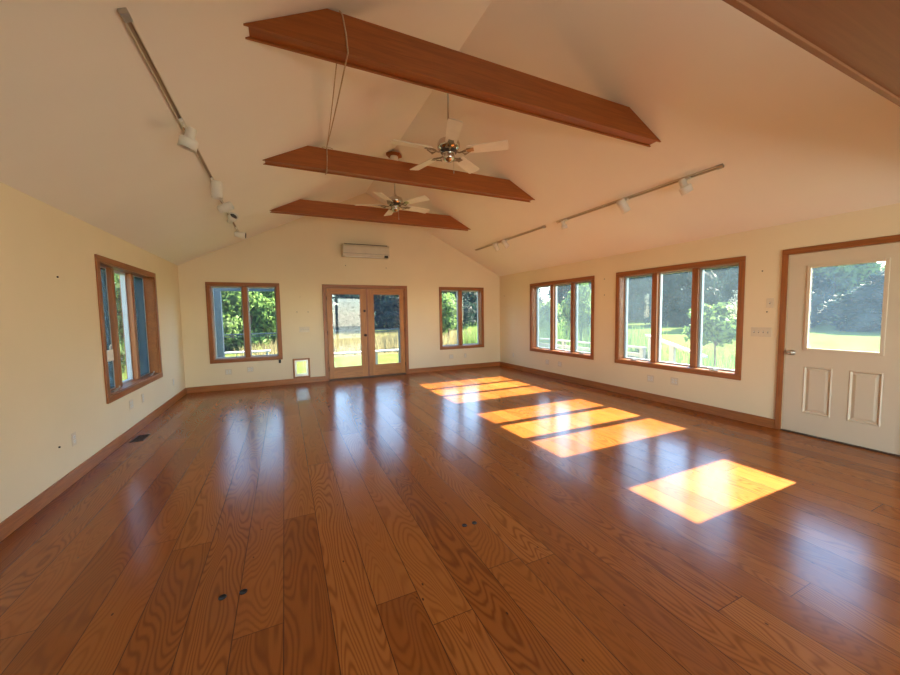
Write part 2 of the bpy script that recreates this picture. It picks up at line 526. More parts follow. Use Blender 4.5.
def casement(idx, side, key, nl, screens, label, flip=False):
    a0, a1, z0, z1 = WIN[key]
    t = empty('window_%d' % idx, to_world(side, (a0 + a1) / 2, 0, z0), label, 'window', kind='structure')
    ax = wax(side); C = .018
    mb = MB(); wbox(mb, side, a0, a1, -C, 0, z1 - CW, z1); mb.build('head_casing', M['trim_' + ax], t, .004)
    mb = MB(); wbox(mb, side, a0, a1, -C - .003, 0, z0, z0 + CW); mb.build('window_sill', M['trim_' + ax], t, .004)
    for (b0, b1) in ((a0, a0 + CW), (a1 - CW, a1)):
        mb = MB(); wbox(mb, side, b0, b1, -C, 0, z0 + CW, z1 - CW); mb.build('side_casing', M['trim_z'], t, .004)
    i0, i1, k0, k1 = a0 + CW, a1 - CW, z0 + CW, z1 - CW
    mb = MB(); jt = .008
    wbox(mb, side, i0, i0 + jt, 0, TH, k0, k1); wbox(mb, side, i1 - jt, i1, 0, TH, k0, k1)
    wbox(mb, side, i0 + jt, i1 - jt, 0, TH, k1 - jt, k1); wbox(mb, side, i0 + jt, i1 - jt, 0, TH, k0, k0 + jt)
    mb.build('window_jamb', M['trim_' + ax], t)
    i0 += jt; i1 -= jt; k0 += jt; k1 -= jt
    mw = .085
    lw_ = ((i1 - i0) - mw * (nl - 1)) / nl
    fr = .022
    for n in range(nl):
        l0 = i0 + n * (lw_ + mw); l1 = l0 + lw_
        if n < nl - 1:
            mb = MB(); wbox(mb, side, l1, l1 + mw, .075, TH - .005, k0, k1); mb.build('mullion', M['trim_z'], t, .003)
        mb = MB()
        for (p, q_, r, s) in ((l0, l0 + fr, k0, k1), (l1 - fr, l1, k0, k1), (l0 + fr, l1 - fr, k0, k0 + fr), (l0 + fr, l1 - fr, k1 - fr, k1)):
            wbox(mb, side, p, q_, .130, .180, r, s)
        sash = mb.build('sash', M['sash'], t)
        mb = MB(); wbox(mb, side, l0 + fr - .002, l1 - fr + .002, .153, .156, k0 + fr - .002, k1 - fr + .002)
        mb.build('pane', M['glass'], sash)
        if n in screens:
            mb = MB(); wbox(mb, side, l0 + .012, l1 - .012, .1205, .1215, k0 + .012, k1 - .012)
            sc = mb.build('insect_screen', M['screen'], t)
            tag(sc, 'grey insect screen')
            mb = MB(); f2 = .013
            for (p, q_, r, s) in ((l0 + .001, l0 + f2, k0 + .001, k1 - .001), (l1 - f2, l1 - .001, k0 + .001, k1 - .001), (l0 + f2, l1 - f2, k0 + .001, k0 + f2), (l0 + f2, l1 - f2, k1 - f2, k1 - .001)):
                wbox(mb, side, p, q_, .115, .127, r, s)
            mb.build('screen_frame', M['sash'], sc)
            # crank operator on the sill below the light
            cx_ = l0 + lw_ * .5
            mb = MB(); wbox(mb, side, cx_ - .055, cx_ + .055, .022, .05, k0, k0 + .014)
            wbox(mb, side, cx_ - .012, cx_ + .012, .010, .032, k0 + .012, k0 + .03)
            p1 = Vector(to_world(side, cx_, .018, k0 + .026)); p2 = Vector(to_world(side, cx_ + .075, .016, k0 + .03))
            mb.tube([p1, p2], .0055); mb.tube([p2, p2 + Vector((0, 0, .022))], .008)
            tag(mb.build('crank_handle', M['nickel'], t), 'metal crank operator')
    return t
casement(1, 'left', 'left', 3, (0, 2), 'three-light wooden window in the left wall with dark outer screens')
casement(2, 'far', 'far_a', 2, (), 'two-light wooden window left of the french doors')
casement(3, 'far', 'far_b', 2, (), 'two-light wooden window right of the french doors')
casement(4, 'right', 'right_a', 3, (0, 2), 'three-light wooden window nearer the far right corner')
casement(5, 'right', 'right_b', 3, (0, 2), 'wide three-light wooden window between corner window and white door')
casement(6, 'rear', 'rear', 2, (), 'wide wooden window added behind the viewer to let in the fill lamp')  # unseen window, added as the way in for the rear fill lamp

# french doors ---------------------------------------------------------
def french():
    t = empty('door_1', ((FD[0] + FD[1]) / 2, L, 0), 'pair of glazed honey-brown wooden french doors in the end wall', 'door', kind='structure')
    a, b, zt = FD; cw = .062
    bx(a, b, L - .018, L, zt - cw, zt).build('head_casing', M['trim_x'], t, .004)
    for p, q_ in ((a, a + cw), (b - cw, b)):
        bx(p, q_, L - .018, L, 0, zt - cw).build('side_casing', M['trim_z'], t, .004)
    mb = MB(); mb.box(a + cw - .002, a + cw + .018, L, L + TH, 0, zt - cw); mb.box(b - cw - .018, b - cw + .002, L, L + TH, 0, zt - cw)
    mb.box(a + cw + .018, b - cw - .018, L, L + TH, zt - cw - .018, zt - cw + .002)
    mb.build('door_jamb', M['trim_z'], t)
    bx(a + cw + .018, b - cw - .018, L - .02, L + TH, 0, .022).build('threshold', M['thresh'], t)
    top = zt - cw - .022
    for k, (x0, x1, g0, g1) in enumerate(((2.597, 3.462, 2.697, 3.322), (3.472, 4.337, 3.613, 4.243))):
        y0, y1 = L + .006, L + .050
        d = MB(); z0, gz0, gz1 = .026, .268, 1.900
        for s in ((x0, g0, z0, top), (g1, x1, z0, top)): d.box(s[0], s[1], y0, y1, s[2], s[3])
        st = d.build('door_leaf', M['door_z'], t, .003)
        d = MB(); d.box(g0, g1, y0 + .001, y1 - .001, z0, gz0); d.box(g0, g1, y0 + .001, y1 - .001, gz1, top)
        d.build('door_rail', M['door_x'], st, .002)
        m = MB(); w_ = .012
        m.box(g0, g0 + w_, y0 + .006, y1 - .006, gz0, gz1); m.box(g1 - w_, g1, y0 + .006, y1 - .006, gz0, gz1)
        m.box(g0 + w_, g1 - w_, y0 + .006, y1 - .006, gz0, gz0 + w_); m.box(g0 + w_, g1 - w_, y0 + .006, y1 - .006, gz1 - w_, gz1)
        m.build('glazing_bead', M['trim_z'], st)
        bx(g0 + .004, g1 - .004, L + .026, L + .030, gz0 + .004, gz1 - .004).build('pane', M['glassd'], st)
        if k == 1:
            bx(x0 - .022, x0 + .016, y0 - .016, y0 - .0005, z0, top).build('astragal', M['trim_z'], st, .002)
        else:
            rot = lambda x, z: Matrix.Translation((x, y0, z)) @ Matrix.Rotation(math.radians(90), 4, 'X')
            m = MB().lathe([(.030, 0), (.030, .006), (.012, .010), (.010, .030), (.022, .036), (.029, .048), (.027, .060), (.015, .068), (0.0005, .069)], 20, rot(3.405, .97))
            m.build('door_knob', M['bronze'], st)
            m = MB().lathe([(.028, 0), (.028, .010), (.020, .016), (.0005, .016)], 20, rot(3.405, 1.52))
            m.box(3.401, 3.409, y0 - .030, y0 - .012, 1.506, 1.534)
            m.build('deadbolt', M['bronze'], st)
    for z in (.25, 1.05, 1.8):
        for x in (2.594, 4.340):
            m = MB().tube([(x, L - .002, z - .045), (x, L - .002, z + .045)], .006)
            m.build('hinge', M['bronze'], t)
french()

# entry door -----------------------------------------------------------
def entry():
    t = empty('door_2', (W, (ED[0] + ED[1]) / 2, 0), 'cream panelled entry door with a large window pane and round knob', 'door', kind='structure')
    a, b, zt = ED; cw = .058
    bx(W - .018, W, a - cw, b + cw, zt, zt + .065).build('head_casing', M['trim_y'], t, .004)
    for p, q_ in ((a - cw, a), (b, b + cw)):
        bx(W - .018, W, p, q_, 0, zt).build('side_casing', M['trim_z'], t, .004)
    mb = MB(); mb.box(W + .05, W + TH, a, a + .02, 0, zt); mb.box(W + .05, W + TH, b - .02, b, 0, zt); mb.box(W + .05, W + TH, a + .02, b - .02, zt - .02, zt)
    mb.build('door_jamb', M['trim_z'], t)
    bx(W - .012, W + TH, a, b, 0, .014).build('threshold', M['thresh'], t)
    x0, x1 = W + .004, W + .048
    gy0, gy1, gz0, gz1 = 1.375, 1.932, .975, 1.880
    A0, A1 = a + .003, b - .004
    pan = [(1.362, 1.576, .262, .776), (1.720, 1.934, .262, .776)]
    holes = [(gy0, gy1, gz0, gz1)] + pan
    st = wall_cells('y', x0, x1, A0, A1, .018, zt - .004, holes).build('door_leaf', M['door'], t)
    for (p, q_, r, s) in pan:                    # moulded raised panels
        m = MB()
        def ring(i0, i1, xa, xb):
            P = [(p + i0, r + i0), (q_ - i0, r + i0), (q_ - i0, s - i0), (p + i0, s - i0)]
            Q = [(p + i1, r + i1), (q_ - i1, r + i1), (q_ - i1, s - i1), (p + i1, s - i1)]
            vs = [(xa, *c) for c in P] + [(xb, *c) for c in Q]
            m.add(vs, [(k, 4 + k, 4 + (k + 1) % 4, (k + 1) % 4) for k in range(4)])
            return Q
        ring(-.010, 0, x0 - .0005, x0 - .006)
        ring(0, .012, x0 - .006, x0 + .010)
        ring(.012, .018, x0 + .010, x0 + .010)
        Q = ring(.018, .042, x0 + .010, x0 + .001)
        m.add([(x0 + .001, *c) for c in Q], [(0, 1, 2, 3)])
        m.box(x0 + .012, x1, p, q_, r, s)
        m.build('door_panel', M['door'], st)
    m = MB(); w_ = .030
    for (p, q_, r, s) in ((gy0 - .018, gy0 + .012, gz0 - .018, gz1 + .018), (gy1 - .012, gy1 + .018, gz0 - .018, gz1 + .018),
                          (gy0 + .012, gy1 - .012, gz0 - .018, gz0 + .012), (gy0 + .012, gy1 - .012, gz1 - .012, gz1 + .018)):
        m.box(x0 - .012, x0 + .004, p, q_, r, s)
    fr = m.build('glazing_frame', M['door'], st, .003)
    bx(x0 + .018, x0 + .024, gy0, gy1, gz0, gz1).build('pane', M['glassd'], st)
    ky, kz = 2.050, .925
    rot = Matrix.Translation((x0, ky, kz)) @ Matrix.Rotation(math.radians(-90), 4, 'Y')
    m = MB().lathe([(.032, 0), (.032, .005), (.013, .010), (.011, .030), (.022, .036), (.028, .050), (.026, .062), (.014, .070), (.0005, .071)], 24, rot)
    tag(m.build('door_knob', M['nickel'], st), 'satin metal round knob')
    for z in (.25, 1.05, 1.82):
        MB().tube([(W - .003, a + .001, z - .045), (W - .003, a + .001, z + .045)], .005).build('hinge', M['nickel'], t)
entry()

# pet door ---------------------------------------------------------------
def pet():
    t = empty('pet_door', (2.038, L, BH), 'small framed pet door with a clear flap beside the french doors', 'pet door')
    m = MB()
    m.box(1.870, 1.905, L - .018, L - .001, BH, .530); m.box(2.172, 2.206, L - .018, L - .001, BH, .530); m.box(1.905, 2.172, L - .018, L - .001, .495, .530)
    m.box(1.905, 2.172, L - .018, L - .001, BH, .150)
    m.build('outer_frame', M['trim_z'], t, .003)
    m = MB()
    for s in ((1.907, 1.945, .152, .493), (2.135, 2.170, .152, .493), (1.945, 2.135, .152, .198), (1.945, 2.135, .462, .493)):
        m.box(s[0], s[1], L + .004, L + .05, s[2], s[3])
    m.build('flap_frame', M['nickel'], t, .002)
    bx(1.945, 2.135, L + .022, L + .026, .198, .462).build('flap', M['glass'], t)
pet()

# ------------------------------------------------------------------ beams
def beam(y0, label, zb=3.193, hb=.2435, t=.137):
    xl = lambda z: (z - H) / SL + .002
    xr = lambda z: W - (z - H) / SL - .002
    zt = zb + hb
    root = empty('tie_beam', (RX, y0 + t / 2, zb), label, 'beam', 'tie beams across the vaulted ceiling')
    tb = .020
    for nm, (p, q_) in (('front_board', (y0, y0 + tb)), ('back_board', (y0 + t - tb, y0 + t))):
        MB().prism([(xl(zb), zb), (xr(zb), zb), (xr(zt), zt), (xl(zt), zt)], p, q_).build(nm, M['beam_x'], root, .002)
    z1 = zb + .013; z2 = z1 + .02
    MB().prism([(xl(z1), z1), (xr(z1), z1), (xr(z2), z2), (xl(z2), z2)], y0 + tb, y0 + t - tb).build('bottom_board', M['beam_x'], root)
    z3 = zt - .02
    MB().prism([(xl(z3), z3), (xr(z3), z3), (xr(zt), zt), (xl(zt), zt)], y0 + tb, y0 + t - tb).build('top_board', M['beam_x'], root)
beam(2.568, 'largest-looking brown box beam, nearest of the three full tie beams')
beam(4.641, 'middle brown tie beam, between the two white ceiling fans')
beam(6.774, 'farthest and smallest-looking brown tie beam, near the gable wall')
# wide low beam overhead at the camera, only its underside in view
hy0, hy1, hz = .10, .713, 2.40
t = empty('header_beam', (RX, (hy0 + hy1) / 2, hz), 'wide dark brown header overhead cut by the top right corner of the photo', 'beam')
bx(.02, W - .02, hy0 + .02, hy1 - .02, hz + .012, hz + .03).build('soffit_board', M['header'], t)
for p, q_ in ((hy0, hy0 + .02), (hy1 - .02, hy1)):
    MB().prism([(.03, hz), (W - .03, hz), (W - .25, hz + .10), (W - .78, hz + .36), (.78, hz + .36), (.25, hz + .10)], p, q_).build('side_board', M['header'], t, .002)

# cord over the beams
cord = MB()
def sag(a, b, n, s):
    a, b = Vector(a), Vector(b)
    return [a.lerp(b, k / n) - Vector((0, 0, s * 4 * (k / n) * (1 - k / n))) for k in range(n + 1)]
cord.tube([(2.16, 2.70, 3.444), (2.17, 2.566, 3.444), (2.185, 2.560, 3.42), (2.205, 2.560, 3.30), (2.212, 2.560, 3.188)] + sag((2.212, 2.60, 3.186), (2.300, 4.60, 3.452), 14, .02), .0055, 7)
cord.tube([(2.16, 2.70, 3.444), (2.158, 2.714, 3.43), (2.158, 2.712, 3.19)] + sag((2.158, 2.73, 3.184), (2.298, 4.60, 3.448), 14, .03), .0045, 7)
cord.tube([(2.300, 4.60, 3.452), (2.300, 4.632, 3.445), (2.300, 4.632, 3.30), (2.292, 4.632, 3.186), (2.292, 4.70, 3.184), (2.292, 4.786, 3.184), (2.295, 4.786, 3.445), (2.298, 4.70, 3.445), (2.300, 4.632, 3.447)], .006, 7)
cord.tube([(2.24, 4.631, 3.437), (2.27, 4.628, 3.444), (2.30, 4.626, 3.440), (2.34, 4.628, 3.446), (2.37, 4.631, 3.438)], .005, 7)
cord.tube([(2.292, 4.632, 3.186), (2.290, 4.632, 3.15)], .005, 7)
tag(cord.build('cord', M['rope']), 'thin tan cord looped over the two nearer tie beams', 'cord')

# ------------------------------------------------------------------ ceiling fans
def fan(x, y, zbl, ang0, label, zmount):
    root = empty('ceiling_fan', (x, y, zmount), label, 'ceiling fan', 'white five-blade ceiling fans')
    T = lambda z: Matrix.Translation((x, y, z))
    zr = zmount
    # wooden mounting block under the ridge
    pts = [(x + .135 * math.cos(math.radians(60 * k)), y + .10 * math.sin(math.radians(60 * k))) for k in range(6)]
    MB().prism(pts, zr - .10, zr - .055, 'z').build('mounting_block', M['beam_x'], root, .004)
    MB().lathe([(.062, zr - .100), (.066, zr - .115), (.060, zr - .15), (.03, zr - .175), (.014, zr - .18)], 24, Matrix.Translation((x, y, 0))).build('canopy', M['white'], root)
    MB().tube([(x, y, zr - .17), (x, y, zbl + .17)], .0105, 12).build('downrod', M['nickel'], root)
    hz = zbl
    mh = MB().lathe([(.018, hz + .19), (.030, hz + .175), (.036, hz + .15), (.070, hz + .145), (.112, hz + .125), (.128, hz + .095), (.128, hz + .060),
                     (.118, hz + .045), (.090, hz + .030)], 32, Matrix.Translation((x, y, 0)))
    mh.build('motor_housing', M['chrome'], root)
    mh = MB().lathe([(.088, hz + .030), (.096, hz + .016), (.094, hz + .002), (.075, hz - .012)], 32, Matrix.Translation((x, y, 0)))
    mh.build('flywheel', M['slot'], root)
    mh = MB().lathe([(.074, hz - .012), (.066, hz - .024), (.070, hz - .045), (.062, hz - .075), (.040, hz - .092), (.012, hz - .098), (.0008, hz - .106)], 28, Matrix.Translation((x, y, 0)))
    mh.build('switch_housing', M['chrome'], root)
    MB().tube([(x + .045, y - .03, hz - .08), (x + .046, y - .03, hz - .20)], .0022, 6).lathe([(.001, hz - .235), (.006, hz - .225), (.005, hz - .20), (.001, hz - .196)], 10, Matrix.Translation((x + .046, y - .03, 0))).build('pull_chain', M['nickel'], root)
    for k in range(5):
        R_ = Matrix.Translation((x, y, 0)) @ Matrix.Rotation(math.radians(ang0 + 72 * k), 4, 'Z')
        pitch = Matrix.Translation((0, 0, zbl + .012)) @ Matrix.Rotation(math.radians(-12), 4, 'X')
        # blade outline with rounded tip
        w0, w1, r0, r1 = .058, .075, .215, .665
        pts = [(r0, -w0), (r0 + .02, -w0 - .004)]
        pts += [(r1 - .03, -w1)] + [(r1 - .02 + .02 * math.sin(a), -w1 + .02 * (1 - math.cos(a))) for a in [math.radians(t_) for t_ in (30, 60, 90)]]
        pts = pts + [(p[0], -p[1]) for p in reversed(pts)]
        bl = MB().prism([(p[0], p[1]) for p in pts], -.004, .004, 'z', R_ @ pitch)
        b = bl.build('blade', M['blade'], root)
        # scrolled metal bracket
        br = MB()
        RR = R_ @ Matrix.Translation((0, 0, zbl))
        def tp(l): return [RR @ Vector(q_) for q_ in l]
        br.tube(tp([(.075, 0, .008), (.12, 0, -.010), (.16, 0, -.006), (.20, 0, .002)]), .009, 8)
        for s in (-1, 1):
            br.tube(tp([(.15, 0, -.006), (.165, s * .03, -.012), (.20, s * .045, -.010), (.235, s * .034, .002), (.25, s * .03, .004)]), .0065, 8)
            br.tube(tp([(.20, s * .045, -.010), (.185, s * .055, -.018), (.17, s * .045, -.020), (.178, s * .034, -.016)]), .005, 6)
        br.box(.205, .285, -.030, .030, -.007, -.003, R_ @ pitch)
        br.build('blade_bracket', M['bracket'], b)
    return root
fan(3.515, 3.775, 3.245, -37, 'nearer white five-blade ceiling fan with scrolled metal brackets', RZ)
fan(3.515, 5.92, 3.245, 14, 'farther white five-blade ceiling fan hung from a wooden block', RZ)

# ------------------------------------------------------------------ track lighting
def slope_frame(side, y, cross):
    # returns matrix whose -Z leaves the ceiling; cross = plan x of the track centre
    if side == 'l':
        n = Vector((SL, 0, -1)).normalized()
    else:
        n = Vector((-SL, 0, -1)).normalized()
    Z = -n; Y = Vector((0, 1, 0)); X = Y.cross(Z).normalized()
    zz = zc(cross)
    return Matrix(((X.x, Y.x, Z.x, cross), (X.y, Y.y, Z.y, y), (X.z, Y.z, Z.z, zz), (0, 0, 0, 1)))

def track(side, cross, y0, y1, label):
    F_ = slope_frame(side, 0, cross)
    root = empty('light_track', F_ @ Vector((0, (y0 + y1) / 2, 0)), label, 'light track', 'ceiling light tracks')
    m = MB(); wd = .0175
    m.box(-wd, wd, y0, y1, -.006, -.0005, F_); m.box(-wd, -wd + .007, y0, y1, -.022, -.006, F_); m.box(wd - .007, wd, y0, y1, -.022, -.006, F_)
    m.build('rail', M['rail'], root)
    MB().box(-wd + .007, wd - .007, y0 + .03, y1 - .03, -.010, -.006, F_).build('conductor_slot', M['raildark'], root)
    MB().box(-wd - .003, wd + .003, y0 - .03, y0 + .03, -.026, -.0005, F_).build('power_feed', M['nickel'], root, .002)
    MB().box(-wd - .001, wd + .001, y1 - .01, y1 + .01, -.024, -.0005, F_).build('end_cap', M['rail'], root, .002)
track('l', 1.095, 2.36, 4.82, 'nearer light track on the left ceiling slope')
track('l', 1.075, 5.02, 7.72, 'farther light track on the left ceiling slope')
track('r', 5.945, 2.285, 4.734, 'longer-looking nearer light track on the right ceiling slope')
track('r', 5.945, 5.07, 7.52, 'farther short-looking light track on the right ceiling slope')

def spot(side, cross, y, kind, aim, drop, label, s=1.0, back=0.0, lens_dark=False):
    F_ = slope_frame(side, y, cross)
    base = F_ @ Vector((0, 0, -.022))
    root = empty('track_spotlight', base, label, 'spotlight', 'white spotlights on the ceiling tracks')
    MB().box(-.013, .013, -.045, .045, -.046, -.0235, F_).build('track_adapter', M['can'], root, .002)
    aim = Vector(aim).normalized()
    piv = base + (F_.to_3x3() @ Vector((0, 0, -1))) * drop
    stem = MB().tube([base + (piv - base).normalized() * .004, piv], .0055, 8)
    Q = aim.to_track_quat('Z', 'Y').to_matrix().to_4x4()
    stem.lathe([(.013, -.012), (.013, .012)], 12, Matrix.Translation(piv))
    stem.build('stem', M['can'], root)
    T = Matrix.Translation(piv - aim * back) @ Q @ Matrix.Scale(s, 4)
    if kind == 'can':
        prof = [(.0005, -.085), (.046, -.083), (.052, -.076), (.053, .085), (.049, .085), (.047, .06), (.0005, .045)]
    else:
        prof = [(.0005, -.080), (.030, -.078), (.035, -.072), (.036, -.005), (.040, .0), (.058, .004), (.061, .010), (.061, .080), (.056, .080), (.052, .055), (.0005, .045)]
    b = MB().lathe(prof, 28, T, cap=False).build('lamp_can', M['can'], root)
    MB().lathe([(.0005, .050), (.045, .052 if kind == 'can' else .056), (.047, .058 if kind == 'can' else .062)] if not lens_dark else [(.0005, .084), (.050, .086), (.050, .078)], 24, T, cap=False).build('lens', M['black'] if lens_dark else M['slot'], b)
spot('l', 1.095, 3.40, 'step', (-.25, .10, -.9), .11, 'stepped white spotlight alone on the nearer left track', 1.0, -.02)
spot('l', 1.095, 4.66, 'can', (.0, .0, -1), .09, 'tall plain white can spotlight at the far end of nearer left track', 1.05, -.03)
spot('l', 1.075, 5.30, 'can', (.75, -.30, .25), .13, 'sideways tilted white spotlight, first on the farther left track', .95)
spot('l', 1.075, 5.92, 'step', (.45, -.65, .45), .12, 'white spotlight turned to the viewer, second on the farther left track', .95)
spot('l', 1.075, 6.95, 'can', (1, -.10, -.12), .13, 'white spotlight with a black face near the left end of the gable', .95, 0, True)
spot('r', 5.945, 2.62, 'step', (.45, -.15, -.8), .10, 'stepped white spotlight nearest on the right ceiling slope', 1.02)
spot('r', 5.945, 3.42, 'can', (.55, -.15, -.8), .10, 'plain white can spotlight in the middle of the nearer right track', 1.05)
spot('r', 5.945, 4.54, 'step', (.30, -.05, -.9), .09, 'small stepped spotlight at the far end of the nearer right track', .80)
spot('r', 5.945, 6.22, 'can', (.45, -.35, -.75), .09, 'right one of the spotlight pair on the farther right track', 1.0)
spot('r', 5.945, 6.56, 'can', (.50, .10, -.75), .09, 'left one of the spotlight pair on the farther right track', 1.0)

# ------------------------------------------------------------------ air conditioner
def ac():
    t = empty('air_conditioner', (3.455, L, 2.70), 'almond wall-mounted air conditioner above the french doors', 'air conditioner')
    x0, x1 = 2.945, 3.965
    prof = [(L - .001, 2.70), (L - .15, 2.70), (L - .185, 2.72), (L - .198, 2.77), (L - .20, 2.90), (L - .19, 2.945), (L - .16, 2.965), (L - .001, 2.97)]
    MB().prism(prof, x0, x1, 'x').build('casing', M['acw'], t, .006)
    m = MB()
    for k in range(7): m.box(x0 + .04, x1 - .04, L - .17 + .018 * k, L - .162 + .018 * k, 2.962, 2.974)
    m.build('top_grille', M['slot'], t)
    bx(x0 + .05, x1 - .14, L - .190, L - .10, 2.694, 2.712).build('air_louvre', M['white'], t, .003)
    m = MB(); m.box(x0 + .01, x1 - .01, L - .2025, L - .196, 2.765, 2.769); m.build('panel_seam', M['slot'], t)
    bx(x1 - .115, x1 - .035, L - .2035, L - .15, 2.700, 2.748).build('display_window', M['black'], t, .003)
ac()

# ------------------------------------------------------------------ wall plates
def plate_proto(gangs, kind):
    # local frame: plate in XZ plane, facing -Y, centre at origin
    root = empty('light_switch' if kind == 'switch' else 'wall_outlet', (0, 0, 0))
    wd = .070 + .046 * (gangs - 1); hh = .057
    MB().prism([(-wd / 2, -hh), (wd / 2, -hh), (wd / 2, hh), (-wd / 2, hh)], -.006, -.0005, 'y').build('cover_plate', M['plate'], root, .002)
    for g in range(gangs):
        cx_ = (g - (gangs - 1) / 2) * .046
        if kind == 'switch':
            m = MB().box(cx_ - .005, cx_ + .005, -.0065, -.0055, -.012, .012); m.build('switch_slot', M['slot'], root)
            m = MB().box(cx_ - .004, cx_ + .004, -.017, -.006, -.002, .009); m.build('toggle', M['white'], root, .001)
        else:
            for dz in (-.0195, .0195):
                b = MB().box(cx_ - .0165, cx_ + .0165, -.0080, -.006, dz - .0145, dz + .0145).build('receptacle', M['white'], root, .002)
                m = MB()
                for sx in (-.0065, .0065): m.box(cx_ + sx - .001, cx_ + sx + .001, -.0083, -.0079, dz - .002, dz + .007)
                m.box(cx_ - .002, cx_ + .002, -.0083, -.0079, dz - .010, dz - .006)
                m.build('prong_slot', M['slot'], b)
    return root
PP = {}
def plate(side, a, z, gangs, kind, label, group=None):
    key = (gangs, kind)
    if key not in PP:
        PP[key] = plate_proto(gangs, kind); o = PP[key]
    else:
        o = copy_tree(PP[key])
    o.location = to_world(side, a, 0, z)
    o.rotation_euler = (0, 0, {'far': 0, 'right': math.radians(-90), 'left': math.radians(90)}[side])
    tag(o, label, 'light switch' if kind == 'switch' else 'outlet', group)
    return o
GO = 'outlet plates low on the walls'
plate('far', .708, .352, 2, 'outlet', 'double outlet plate low left below the window left of the french doors', GO)
plate('far', 1.085, .372, 2, 'outlet', 'double outlet plate below the right pane of the window beside the pet door', GO)
plate('far', 5.555, .341, 2, 'outlet', 'left outlet plate under the window right of the french doors', GO)
plate('far', 5.954, .341, 1, 'outlet', 'right outlet plate under the window right of the french doors', GO)
plate('right', 7.548, .349, 1, 'outlet', 'outlet plate on the right wall closest to the far corner', GO)
plate('right', 6.247, .322, 2, 'outlet', 'left outlet plate of the pair under the corner window', GO)
plate('right', 5.849, .326, 2, 'outlet', 'right outlet plate of the pair under the corner window', GO)
plate('right', 3.781, .347, 2, 'outlet', 'left outlet plate of the pair under the wide right window', GO)
plate('right', 3.395, .369, 2, 'outlet', 'right outlet plate of the pair under the wide right window', GO)
plate('left', 4.240, .371, 1, 'outlet', 'outlet plate low on the left wall, nearest the viewer', GO)
plate('left', 5.560, .385, 2, 'outlet', 'wider outlet plate directly under the left wall window', GO)
plate('left', 5.954, .380, 1, 'outlet', 'narrower outlet plate right of the wide one under left window', GO)
plate('left', 7.394, .350, 1, 'outlet', 'outlet plate on the left wall closest to the far corner', GO)
plate('right', 2.351, 1.149, 4, 'switch', 'four-gang switch plate on the right wall beside the cream door')
plate('far', 2.127, 1.142, 4, 'switch', 'four-gang switch plate left of the french doors')
plate('right', 2.274, 1.498, 1, 'switch', 'single switch plate above the four-gang one beside the cream door')

def small_box(name, side, a0, a1, d, z0, z1, mat, label, cat, bev=.003):
    m = MB(); wbox(m, side, a0, a1, -d, -.0005, z0, z1)
    return tag(m.build(name, mat, bevel=bev), label, cat)
small_box('sensor_box', 'far', 1.606, 1.650, .03, .465, .532, M['black'], 'tiny black box under the lower right corner of the left end window', 'sensor')
# white plastic holder on the left window
m = MB(); m.box(.020, .030, 4.96, 5.10, .98, 1.10); m.tube([(.024, 5.04, 1.10), (.024, 5.045, 1.14), (.024, 5.07, 1.15)], .006)
tag(m.build('tag_holder', M['white'], bevel=.002), 'small white plastic holder hung on the left window casing', 'holder')

def nail(side, a, z, label, r=.007):
    p = Vector(to_world(side, a, 0, z)); q_ = Vector(to_world(side, a, -.008, z))
    m = MB().tube([p, q_], r, 8)
    tag(m.build('wall_nail', M['black'] if r > .006 else M['bronze']), label, 'nail', 'nails and screws left in the walls')
nail('right', 2.362, 1.885, 'dark screw high on the wall above the four-gang switch plate')
nail('right', 2.300, 1.392, 'dark screw between the single switch and the four-gang switch plate')
nail('right', 4.713, 2.007, 'upper screw on the wall between the two right windows')
nail('right', 4.709, 1.721, 'lower screw on the wall between the two right windows')
nail('right', 7.944, 1.865, 'nail on the right wall close to the far corner')
nail('far', 2.067, 1.827, 'nail high on the wall above the far switch plate', .006)
nail('far', 1.995, 1.513, 'left nail of the pair above the far switch plate', .009)
nail('far', 2.211, 1.511, 'right nail of the pair above the far switch plate', .009)
nail('far', 3.02, 2.52, 'nail below the left end of the air conditioner', .009)
nail('far', 3.93, 2.50, 'nail below the right end of the air conditioner', .009)
nail('left', 4.21, 1.80, 'dark nail high on the left wall before the window', .008)
nail('left', 4.013, .375, 'dark screw on the left wall beside the nearest outlet', .008)

# floor register and floor plugs
t = empty('floor_register', (.125, 5.37, 0), 'dark slotted floor register beside the left baseboard', 'floor vent')
m = MB(); m.box(.060, .190, 5.24, 5.255, .0003, .006); m.box(.060, .190, 5.485, 5.50, .0003, .006); m.box(.060, .072, 5.255, 5.485, .0003, .006); m.box(.178, .190, 5.255, 5.485, .0003, .006)
m.build('register_frame', M['thresh'], t)
m = MB()
for k in range(12): m.box(.072, .178, 5.262 + k * .0188, 5.270 + k * .0188, .0003, .005)
m.build('register_grille', M['bronze'], t)
def plug(x, y, label, r):
    m = MB().lathe([(r, .0004), (r, .003), (r * .85, .0042), (r * .8, .002), (.0005, .002)], 20, Matrix.Translation((x, y, 0)), cap=False)
    tag(m.build('floor_plug', M['black']), label, 'floor plug', 'black round plugs in the floor')
plug(1.400, 2.077, 'left black plug of the nearer left pair in the floor', .019)
plug(1.494, 2.072, 'right black plug of the nearer left pair in the floor', .019)
plug(2.797, 2.080, 'left black plug of the pair in the middle of the floor', .017)
plug(2.871, 2.076, 'right black plug of the pair in the middle of the floor', .017)

